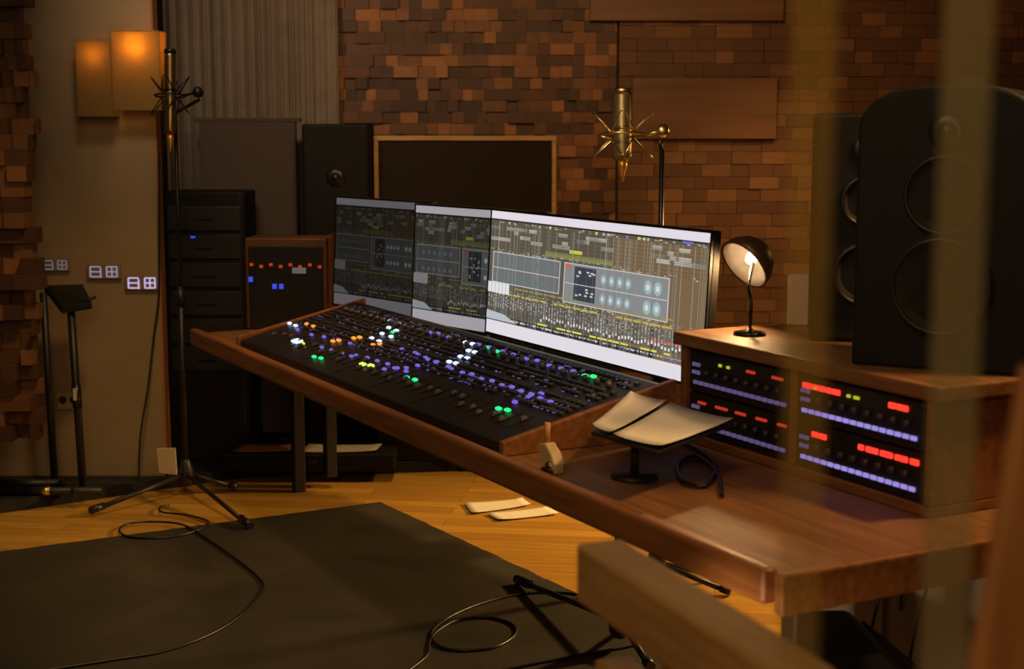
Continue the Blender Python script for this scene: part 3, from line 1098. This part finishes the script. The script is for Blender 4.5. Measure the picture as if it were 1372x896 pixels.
    q_.build('screen', screen_mat('screen picture ' + str(seed), strength), t, attr=True)
    # stand
    for sx in ((-w * .28, w * .28) if w > 1 else (0,)):
        MB().box((sx, .05, .006), (.22, .14, .012)).build('foot', BLACK, t, bevel=.004)
        MB().box((sx, .055, (lift + .1) / 2), (.05, .02, lift + .1)).build('stand_column', BLACK, t, bevel=.003)
    return t


mR, mL = P(941, 523, 4.34), P(650, 446, 5.54)
monitor(mL, mR, .843, .462, math.radians(3.5), 1.0, 'monitor', 'wide bright monitor with white bars and mixer strips, nearest the golden microphone', 3, 1.55)
l2 = P(551, 425, 5.99)
dr = V((.635, -.772, 0))
monitor(l2, l2 + dr * .80, .825, .475, math.radians(3), .46, 'monitor', 'dim ghost reflection of the bright monitor, partly behind it', 4, .75)  # glass reflection of the main screen modelled as a second monitor
l3 = P(446, 405, 6.52)
monitor(l3, l3 + dr * .70, .83, .475, math.radians(3), .13, 'monitor', 'faintest ghost reflection of the bright monitor at the far end of the row', 5, .8)  # fainter reflection of the main screen, again modelled as a monitor

# ------------------------------------------------------------------ far wooden side rack
SIDEWOOD = wood('dark rack wood', (.09, .03, .012), (.15, .055, .022), .5)
t = thing('side_rack', 'small wooden rack with red and blue lights at the far end of the desk', 'rack', D(-2.93, .38, T + .0005), DROT + math.radians(58))
MB().box((0, .10, .20), (.36, .20, .40)).build('case', SIDEWOOD, t, bevel=.006)
MB().box((.0, -.003, .19), (.33, .012, .35)).build('face_panel', CONSOLE, t, bevel=.002)
for i in range(8):
    MB().box((-.15 + i * .043, -.011, .285 - .008 * (i % 2)), (.014, .006, .012)).build('red_light', G_REDDIM, t)
for x, z in ((-.155, .22), (-.05, .19), (-.02, .19)):
    MB().box((x, -.011, z), (.018, .006, .022)).build('blue_light', G_BLUE, t)
MB().box((.06, -.011, .26), (.06, .006, .025)).build('display_window', glow('dim grey window', (.3, .3, .33), .3), t)

# ------------------------------------------------------------------ outboard rack at the near end
fl_, fr_ = D(-.02, .58), D(.93, .58)
rk = thing('outboard_rack', 'wooden outboard rack full of red lamps and lilac readouts at the near end', 'rack', D(.305, .58, T + .0005), DROT)
RW, RH, RDp = 1.0, .27, .50
MB().box((0, RDp / 2, RH + .018), (RW + .05, RDp + .02, .036)).build('top_board', DESKWOOD, rk, bevel=.005)
MB().box((0, RDp / 2, .0125), (RW, RDp, .024)).build('base_board', RAILWOOD, rk, bevel=.003)
for x in (-RW / 2 + .0125, 0, RW / 2 - .0125):
    MB().box((x, RDp / 2, RH / 2 + .0125), (.024, RDp - .004, RH - .026)).build('side_board', RAILWOOD, rk, bevel=.003)
MB().box((0, RDp - .01, RH / 2 + .01), (RW - .03, .012, RH - .03)).build('back_board', BLACK, rk)
UH = .118


def unit(cx, z, bright, redspec, yel):
    u = MB().box((cx, .16, z + UH / 2), (.455, .30, UH - .004)).build('rack_unit', CONSOLE, rk, bevel=.003)
    lil = G_LILAC if bright else G_LILACDIM
    for i in range(16):
        xx = cx - .195 + i * .026
        mb = MB()
        mb.box((xx, .008, z + .028), (.018, .006, .010))
        mb.build('readout', lil, u)
    for (f0, f1) in redspec:
        xx = cx - .2275 + .455 * (f0 + f1) / 2
        MB().box((xx, .008, z + UH - .026), (.455 * (f1 - f0), .006, .014 if bright else .008)).build('red_lamp', G_RED if bright else G_REDDIM, u, bevel=.002)
    for f in yel:
        MB().box((cx - .2275 + .455 * f, .008, z + UH - .028), (.012, .006, .008)).build('yellow_lamp', G_YEL, u, bevel=.002)
    for (dx, dz) in ((-.205, .078), (-.185, .078), (-.205, .056), (-.185, .056)):
        MB().box((cx + dx, .008, z + dz), (.010 if dx < -.19 else .016, .006, .010)).build('status_light', G_LILACDIM, u)
    for i in range(8):
        MB().lathe([(.009, 0), (.008, .012), (.002, .013)], 12, Matrix.Translation((cx - .14 + i * .045, .01, z + .06)) @ Matrix.Rotation(PI / 2, 4, 'X')).build('knob', KEYS, u, smooth=True)


unit(.2375, .027 + UH, True, [(.05, .11), (.12, .16), (.17, .24), (.25, .29), (.30, .36), (.74, .79), (.80, .88)], [(.165), (.43), (.485), (.50)])
unit(.2375, .026, True, [(.14, .19), (.20, .26), (.52, .56), (.58, .67), (.69, .78), (.80, .89), (.91, .97)], [])
unit(-.2375, .027 + UH, False, [(.58, .66), (.82, .92)], [(.32), (.40)])  # left bay: dim reflected ghost of the lit bay, built as units
unit(-.2375, .026, False, [(.10, .18), (.28, .40), (.48, .58), (.68, .78), (.88, .96)], [])

# loudspeakers standing on the outboard rack
zt = T + RH + .036 + .001
speaker('loudspeaker', 'large black round topped loudspeaker standing on the near end of the outboard rack', D(.57, .86, zt), DROT + math.radians(34), .42, .30, .67, .10, None, cone=.12)
speaker('loudspeaker', 'narrower black loudspeaker on the outboard rack beside the desk lamp', D(.12, .96, zt), DROT + math.radians(52), .28, .22, .61, 0, None, cone=.085)

# desk lamp
lb = D(-.06, .72, zt)
lp_top = P(1000, 352, 4.30)
t = thing('desk_lamp', 'small round dark desk lamp with a bright inner rim on the outboard rack', 'lamp', lb)
hd = lp_top - lb
MB().lathe([(.045, 0), (.045, .008), (.012, .014), (.006, .02)], 24).build('base', DARKMETAL, t, smooth=True)
MB().tube(curve_pts([(0, 0, .012), (0.002, 0, .09), (hd.x * .2, hd.y * .3, hd.z * .72), (hd.x + .02, hd.y, hd.z)], 8), .005, 8).build('stem', DARKMETAL, t, smooth=True)
dirv = V((-.62, -.38, -.50)).normalized()
mxr = Matrix.Translation(hd) @ dirv.to_track_quat('Z', 'Y').to_matrix().to_4x4()
RS = .085
outer = [(.012, -.075), (.035, -.07), (.06, -.05), (.078, -.02), (RS, .012)]
sh = MB()
seg = 36
prof2 = outer + [(RS - .004, .012)] + [(r - .006, z + .006) for r, z in reversed(outer[:-1])]
sh.lathe([(p_[0], p_[1]) for p_ in prof2], seg, mxr)
sh.build('lamp_shade', mat('dark bronze shade', (.10, .06, .03), .4, .3), t, smooth=True)
inr = MB().lathe([(.03, -.058), (.055, -.040), (.070, -.014), (.0785, .010), (.0765, .010), (.068, -.013), (.052, -.038), (.03, -.055)], seg, mxr)
inr.build('reflector', mat('pale reflector', (.75, .68, .6), .25), t, smooth=True)
bl = MB().lathe([(.008, -.05), (.017, -.035), (.018, -.02), (.010, -.006), (.001, -.002)], 16, mxr).build('bulb', glow('lamp bulb', (1, .72, .42), 7), t, smooth=True)
ll = bpy.data.lights.new('lamp_light', 'SPOT')
ll.energy = 11
ll.color = (1, .60, .26)
ll.spot_size = math.radians(150)
ll.spot_blend = .6
ll.shadow_soft_size = .02
lo = bpy.data.objects.new('lamp_light', ll)
C.objects.link(lo)
lo.parent = t
lo.location = hd + dirv * .0
lo.rotation_euler = dirv.to_track_quat('-Z', 'Y').to_euler()

A = P(1054, 440, 4.55)
sx_, kx_ = toD(A)
o = MB().box((0, 0, .075), (.075, .04, .15)).build('small_box', WHITEPAINT, loc=D(-.165, .98, zt), bevel=.004)
o.rotation_euler = (0, 0, DROT + math.radians(50))
tag(o, 'small pale upright box on the outboard rack behind the desk lamp', 'box')

# ------------------------------------------------------------------ things on the near desk top
# tabletop sheet tray with papers
pc = PZ(850, 640, T)
tr = thing('sheet_stand', 'dark tabletop sheet stand on the near desk holding lamplit papers', 'sheet stand', pc)
hz = .13


def TP(px, py, z):
    p_ = PZ(px, py, z)
    return V((p_.x - pc.x, p_.y - pc.y, z - T))


zt1 = T + .12
c4 = [TP(792, 578, zt1), TP(880, 606, zt1), TP(985, 566, zt1 + .015), TP(845, 532, zt1 + .02)]
MB().hexa([p_ - V((0, 0, .008)) for p_ in c4], c4).build('tray', BLACK, tr, bevel=.002)
stem_top = (c4[0] + c4[1] + c4[2] + c4[3]) / 4 - V((0, 0, .006))
MB().tube([(0, 0, .008), (0, 0, stem_top.z * .6), stem_top], .011, 12).build('post', BLACK, tr, smooth=True)
MB().lathe([(.06, 0.0005), (.06, .008), (.014, .016)], 24).build('base', BLACK, tr, smooth=True)


def sheet(c, z, label, m=PAPER, g='papers on the sheet stand'):
    mb = MB()
    b_ = [V((p_.x, p_.y, p_.z)) for p_ in c]
    n_ = 8
    cen = (b_[0] + b_[1] + b_[2] + b_[3]) / 4
    vs, fs = [], []
    for i in range(n_ + 1):
        for j in range(n_ + 1):
            u_, v_ = i / n_, j / n_
            p_ = b_[0].lerp(b_[1], u_).lerp(b_[3].lerp(b_[2], u_), v_)
            bend = .006 * (abs(u_ - .5) * 2) ** 3 + .004 * (abs(v_ - .5) * 2) ** 3
            vs.append(p_ - cen + V((0, 0, bend)))
    for i in range(n_):
        for j in range(n_):
            fs.append((i * (n_ + 1) + j, (i + 1) * (n_ + 1) + j, (i + 1) * (n_ + 1) + j + 1, i * (n_ + 1) + j + 1))
    o_ = MB().add(vs, fs).build('paper_sheet', m, loc=cen + V((0, 0, z)), smooth=True)
    sm = o_.modifiers.new('thick', 'SOLIDIFY')
    sm.thickness = .0008
    tag(o_, label, 'paper', g)
    return o_


cw4 = [c_ + pc for c_ in c4]
sheet([cw4[0].lerp(cw4[1], .36), cw4[1].lerp(cw4[2], .06), cw4[2].lerp(cw4[1], .02), cw4[3].lerp(cw4[2], .40)], .003, 'bright cream sheet on the right half of the sheet stand')
sheet([cw4[0].lerp(cw4[3], .03), cw4[0].lerp(cw4[1], .33), cw4[3].lerp(cw4[2], .37), cw4[3].lerp(cw4[0], .0)], .0075, 'curled cream sheet on the left half of the sheet stand')
# papers lying on the desk behind the tray
c5 = [PZ(770, 528, T + .02), PZ(880, 545, T + .02), PZ(905, 525, T + .02), PZ(820, 512, T + .02)]
# cables on the desk
o = MB().tube(curve_pts([PZ(x, y, T + .008) for x, y in ((896, 590), (930, 600), (958, 622), (946, 650), (916, 644), (908, 622), (932, 611), (960, 632), (968, 664))], 10), .0055, 8).build('cable', RUBBER, smooth=True)
tag(o, 'black cable coiled on the near desk top in front of the outboard rack', 'cable', 'audio cables')
# peg clamp at the front edge
pk = PZ(738, 634, T)
t = thing('peg_clamp', 'cream wooden clamp with an upright orange peg at the desk edge', 'clamp', (pk.x, pk.y + .02, T + .0005), math.radians(-62))
cw_ = mat('cream wood', (.55, .40, .20), .5)
MB().prism([(-.035, .035), (.015, .0), (.040, .0), (.045, .028), (.028, .052), (-.005, .075), (-.038, .068)], 'y', -.016, .016).build('jaw', cw_, t, bevel=.004)
MB().tube([(-.018, 0, .064), (-.018, 0, .125)], .0075, 10).build('peg', wood('orange peg', (.45, .19, .06), (.6, .28, .09)), t, smooth=True)
MB().tube([(.02, -.022, .02), (.02, .022, .02)], .012, 12).build('bolt', STEEL, t, smooth=True)
MB().box((.035, -.03, .012), (.045, .014, .014)).build('lever', DARKMETAL, t, bevel=.003)

# ------------------------------------------------------------------ under the near end of the desk
t = thing('white_cabinet', 'pale painted drawer cabinet below the near end of the outboard rack', 'cabinet', D(.42, .93, .0005), DROT)
MB().box((0, .0, .32), (.80, .2, .62)).build('body', WHITEPAINT, t, bevel=.004)
for i in range(2):
    MB().box((-.2 + i * .4, -.106, .33), (.37, .014, .54)).build('door', WHITEPAINT, t, bevel=.003)
    MB().box((-.05 + i * .1, -.118, .42), (.012, .012, .10)).build('handle', STEEL, t, bevel=.002)
for i, (x, kk, lab) in enumerate(((1186, .70, 'thin black cable hanging before the pale cabinet, left of the pair'), (1246, .72, 'thin black cable hanging before the pale cabinet, right of the pair'))):
    Q = P(x, 745, 3.55)
    o = MB().tube(curve_pts([V((Q.x, Q.y, T - .05)), Q + V((0, .0, -.05)), Q + V((-.02, .02, -.18)), V((Q.x - .04, Q.y + .03, .22)), V((Q.x - .02, Q.y + .05, .008)), V((Q.x + .06, Q.y + .05, .008))], 8), .004, 8).build('cable', RUBBER, smooth=True)
    tag(o, lab, 'cable', 'audio cables')
wx = P(1150, 800, 3.35)
t = thing('wedge_monitor', 'black wedge shaped floor loudspeaker under the near end of the desk', 'loudspeaker', (wx.x, wx.y, .0005), math.radians(4))
MB().prism([(-.13, 0), (.36, 0), (.36, .19), (.02, .475), (-.12, .475)], 'y', -.14, .16).build('cabinet', CABIN, t, bevel=.012)
dd = V((.34, 0, -.285)).normalized()
nn = V((.285, 0, .34)).normalized()
cc_ = V((.19, .01, .3325)) + nn * .004
fr = Matrix((dd, V((0, 1, 0)), nn)).transposed()
MB().box(cc_, (.36, .26, .006), fr).build('grille', FABRIC, t, bevel=.003)
MB().tube([V((.02, -.147, .2)), V((.02, -.165, .21)), V((.12, -.165, .21)), V((.12, -.147, .2))], .008, 8).build('handle', DARKMETAL, t, smooth=True)

# ------------------------------------------------------------------ papers
def flat_sheet(px, z, label, m, g):
    c_ = [PZ(x, y, z) for x, y in px]
    return sheet(c_, .002, label, m, g)


flat_sheet([(622, 676), (700, 670), (712, 678), (632, 690)], .001, 'white sheet of paper on the bright wooden floor, left of two', PAPER, 'papers on the floor')
flat_sheet([(652, 690), (735, 681), (750, 690), (668, 699)], .001, 'white sheet of paper on the bright wooden floor, right of two', PAPER, 'papers on the floor')
cs = thing('flat_case', 'flat black case on the riser under the desk with papers on top', 'case', (PZ(420, 598, .13).x, 6.72, .0505))
MB().box((0, 0, .04), (.78, .2, .08)).build('body', CABIN, cs, bevel=.006)
MB().box((0, -.105, .045), (.08, .012, .02)).build('latch', DARKMETAL, cs, bevel=.002)
cx_ = cs.location.x
def fsq(x0, x1, y0, y1, lab, m, dz):
    return sheet([V((x0, y0, dz)), V((x1, y0 + .02, dz)), V((x1 + .02, y1, dz)), V((x0 + .03, y1, dz))], .0015, lab, m, 'papers on the flat black case')
fsq(cx_ - .36, cx_ - .08, 6.64, 6.80, 'rust coloured card folder on the flat black case', REDCARD, .1315)
fsq(cx_ - .05, cx_ + .30, 6.635, 6.80, 'grey sheet of paper on the flat black case', GREYPAPER, .1315)

# ------------------------------------------------------------------ floor cables
def cable(px, label, r=.0045, z=None, n=10):
    zf = (RZ if z is None else z) + r
    o_ = MB().tube(curve_pts([PZ(x, y, zf) for x, y in px], n), r, 8).build('cable', RUBBER, smooth=True)
    tag(o_, label, 'cable', 'audio cables')


cable([(226, 676), (214, 680), (218, 686), (250, 690), (278, 698), (270, 708), (230, 719), (180, 720), (160, 712), (170, 702), (205, 699), (245, 703), (278, 722), (318, 750), (348, 775), (352, 790), (330, 818), (285, 848), (220, 872), (150, 884), (60, 898)],
      'black cable looping from the left microphone stand across the mat')
cable([(815, 806), (790, 799), (745, 793), (690, 797), (640, 810), (600, 828), (578, 848), (590, 866), (625, 871), (665, 866), (690, 850), (686, 836), (655, 827), (615, 830), (585, 846), (575, 862), (572, 878), (545, 900)],
      'black cable coiled in a wide loop on the mat before the short stand')
cable([(893, 853), (840, 866), (780, 877), (720, 888), (670, 898)], 'black cable running straight over the front corner of the mat')
# cable hanging beside the beige wall's end
W0 = PY(213, 240, 6.5)
pts = [PY(213, 300, 6.52), PY(213, 392, 6.52), PY(206, 450, 6.50), PY(198, 520, 6.45), PY(188, 585, 6.4)]
pts = [PY(213, 200, 6.53)] + pts
end = V((pts[-1].x, 6.36, rz + .006))
o = MB().tube(curve_pts(pts + [end, end + V((.05, -.06, 0))], 10), .0045, 8).build('cable', RUBBER, smooth=True)
tag(o, 'thin black cable hanging down the free end of the beige wall', 'cable', 'audio cables')

# ------------------------------------------------------------------ near, out of focus: trestle, board, reflection strips
A = P(771, 727, 2.35)
dirb = V((P(1060, 830, 1.75).x - A.x, P(1060, 830, 1.75).y - A.y, 0)).normalized()
t = thing('wooden_trestle', 'thick pale wooden trestle close to the viewer, out of focus', 'trestle', (A.x, A.y, .0005), math.atan2(dirb.y, dirb.x))
zt = A.z
MB().box((.31, .04, zt - .048), (.62, .08, .096)).build('beam', OAKBEAM, t, bevel=.008)
MB().box((.33, .04, zt - .215), (.56, .06, .08)).build('lower_rail', OAKBEAM, t, bevel=.008)
for x in (.30, .57):
    for yy in (.04,):
        MB().box((x, yy, (zt - .09) / 2), (.06, .05, zt - .091)).build('leg', OAKBEAM, t, bevel=.004)
lb1, lb2 = P(1346, 520, 1.3), P(1302, 896, 1.3)
sl = (lb1.x - lb2.x) / (lb1.z - lb2.z)
x0 = lb2.x - sl * lb2.z
mb = MB()
ztop = 1.40
mb.hexa([V((x0, lb2.y - .012, .0005)), V((x0 + .3, lb2.y - .012, .0005)), V((x0 + .3, lb2.y + .012, .0005)), V((x0, lb2.y + .012, .0005))],
        [V((x0 + sl * ztop, lb2.y - .012, ztop)), V((x0 + sl * ztop + .3, lb2.y - .012, ztop)), V((x0 + sl * ztop + .3, lb2.y + .012, ztop)), V((x0 + sl * ztop, lb2.y + .012, ztop))])
o = mb.build('leaning_board', wood('tan board', (.30, .135, .045), (.44, .21, .075), .5, (12, 12, 1.2)), bevel=.004)
tag(o, 'tan wooden board standing tilted at the right border of the view', 'board')
VEIL1 = veil('yellowish reflection veil', (.60, .42, .10), .80)  # vertical reflections in the glass modelled as thin translucent strips
VEIL2 = veil('greenish reflection veil', (.46, .42, .24), .66)
for (x0_, x1_, d_, m_, lab) in ((1052, 1108, 1.05, VEIL1, 'yellowish translucent reflection strip running full height before the narrow loudspeaker'),
                                (1250, 1312, 1.05, VEIL2, 'greenish translucent reflection strip running full height beside the tan board')):
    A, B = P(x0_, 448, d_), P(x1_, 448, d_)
    t = MB().box(((A.x + B.x) / 2, A.y, 1.5), (B.x - A.x, .006, 2.99)).build('reflection_strip', m_)
    tag(t, lab, 'reflection strip', 'clear reflection strips')

# ------------------------------------------------------------------ lights
def lamp(kind, loc, energy, col, size=.3, target=None, **kw):
    l_ = bpy.data.lights.new('unseen_light', kind)  # source out of view, no fixture modelled
    l_.energy = energy
    l_.color = col
    if kind == 'AREA':
        l_.size = size
    else:
        l_.shadow_soft_size = size
    for k_, v_ in kw.items():
        setattr(l_, k_, v_)
    o_ = bpy.data.objects.new('unseen_light', l_)
    C.objects.link(o_)
    o_.location = loc
    if target is not None:
        o_.rotation_euler = (V(target) - V(loc)).to_track_quat('-Z', 'Y').to_euler()
    return o_


WARM = (1.0, .60, .22)
lamp('SPOT', (2.75, 6.3, 1.75), 680, WARM, .12, (.1, 5.2, 0), spot_size=math.radians(60), spot_blend=.7)
lamp('SPOT', (.2, 6.2, 2.9), 150, WARM, .12, (-.3, 6.1, 0), spot_size=math.radians(60), spot_blend=.8)
lamp('SPOT', (-1.0, 4.9, 2.9), 105, (1, .62, .27), .15, (-1.5, 5.5, 0), spot_size=math.radians(80), spot_blend=.9)
lamp('SPOT', (.2, 4.2, 2.9), 105, (1, .57, .23), .12, (.3, 7.5, 1.9), spot_size=math.radians(75), spot_blend=.9)
lamp('SPOT', (-1.3, 5.2, 2.9), 60, (1, .76, .55), .2, (-1.2, 7.4, 1.7), spot_size=math.radians(60), spot_blend=.9)  # added to lift the curtain
lamp('SPOT', (1.9, 3.3, 2.9), 190, (1, .56, .20), .12, (.75, 3.6, .7), spot_size=math.radians(60), spot_blend=.9)
lamp('SPOT', (1.7, 5.7, 2.8), 85, WARM, .08, (1.25, 7.55, .95), spot_size=math.radians(36), spot_blend=.9)  # added to brighten the block wall behind the desk lamp
lamp('SPOT', (-.4, 3.3, 2.9), 60, (1, .78, .45), .04, tuple(ctr), spot_size=math.radians(13), spot_blend=.6)  # narrow spot added for the golden microphone
lamp('SPOT', (.15, 2.45, .57), 22, (1, .72, .48), .05, (1.1, 3.75, .55), spot_size=math.radians(40), spot_blend=.7)  # added below the view to brighten the pale cabinet
lamp('AREA', (-.3, 2.6, 2.9), 20, (1, .72, .45), 1.2, (-.5, 5, .5))
lamp('AREA', (-.5, .1, 2.3), 18, (1, .62, .28), .6, (.7, 2.6, .8))  # fill added near the viewer for trestle, board and strips
w = bpy.data.worlds.new('dim room')
bpy.context.scene.world = w
w.use_nodes = True
w.node_tree.nodes['Background'].inputs['Color'].default_value = (1, .75, .5, 1)
w.node_tree.nodes['Background'].inputs['Strength'].default_value = .025

sc = bpy.context.scene
sc.view_settings.view_transform = 'Standard'
sc.view_settings.look = 'None'
sc.view_settings.gamma = 1
sc.view_settings.exposure = 0
sc.view_settings.use_curve_mapping = False
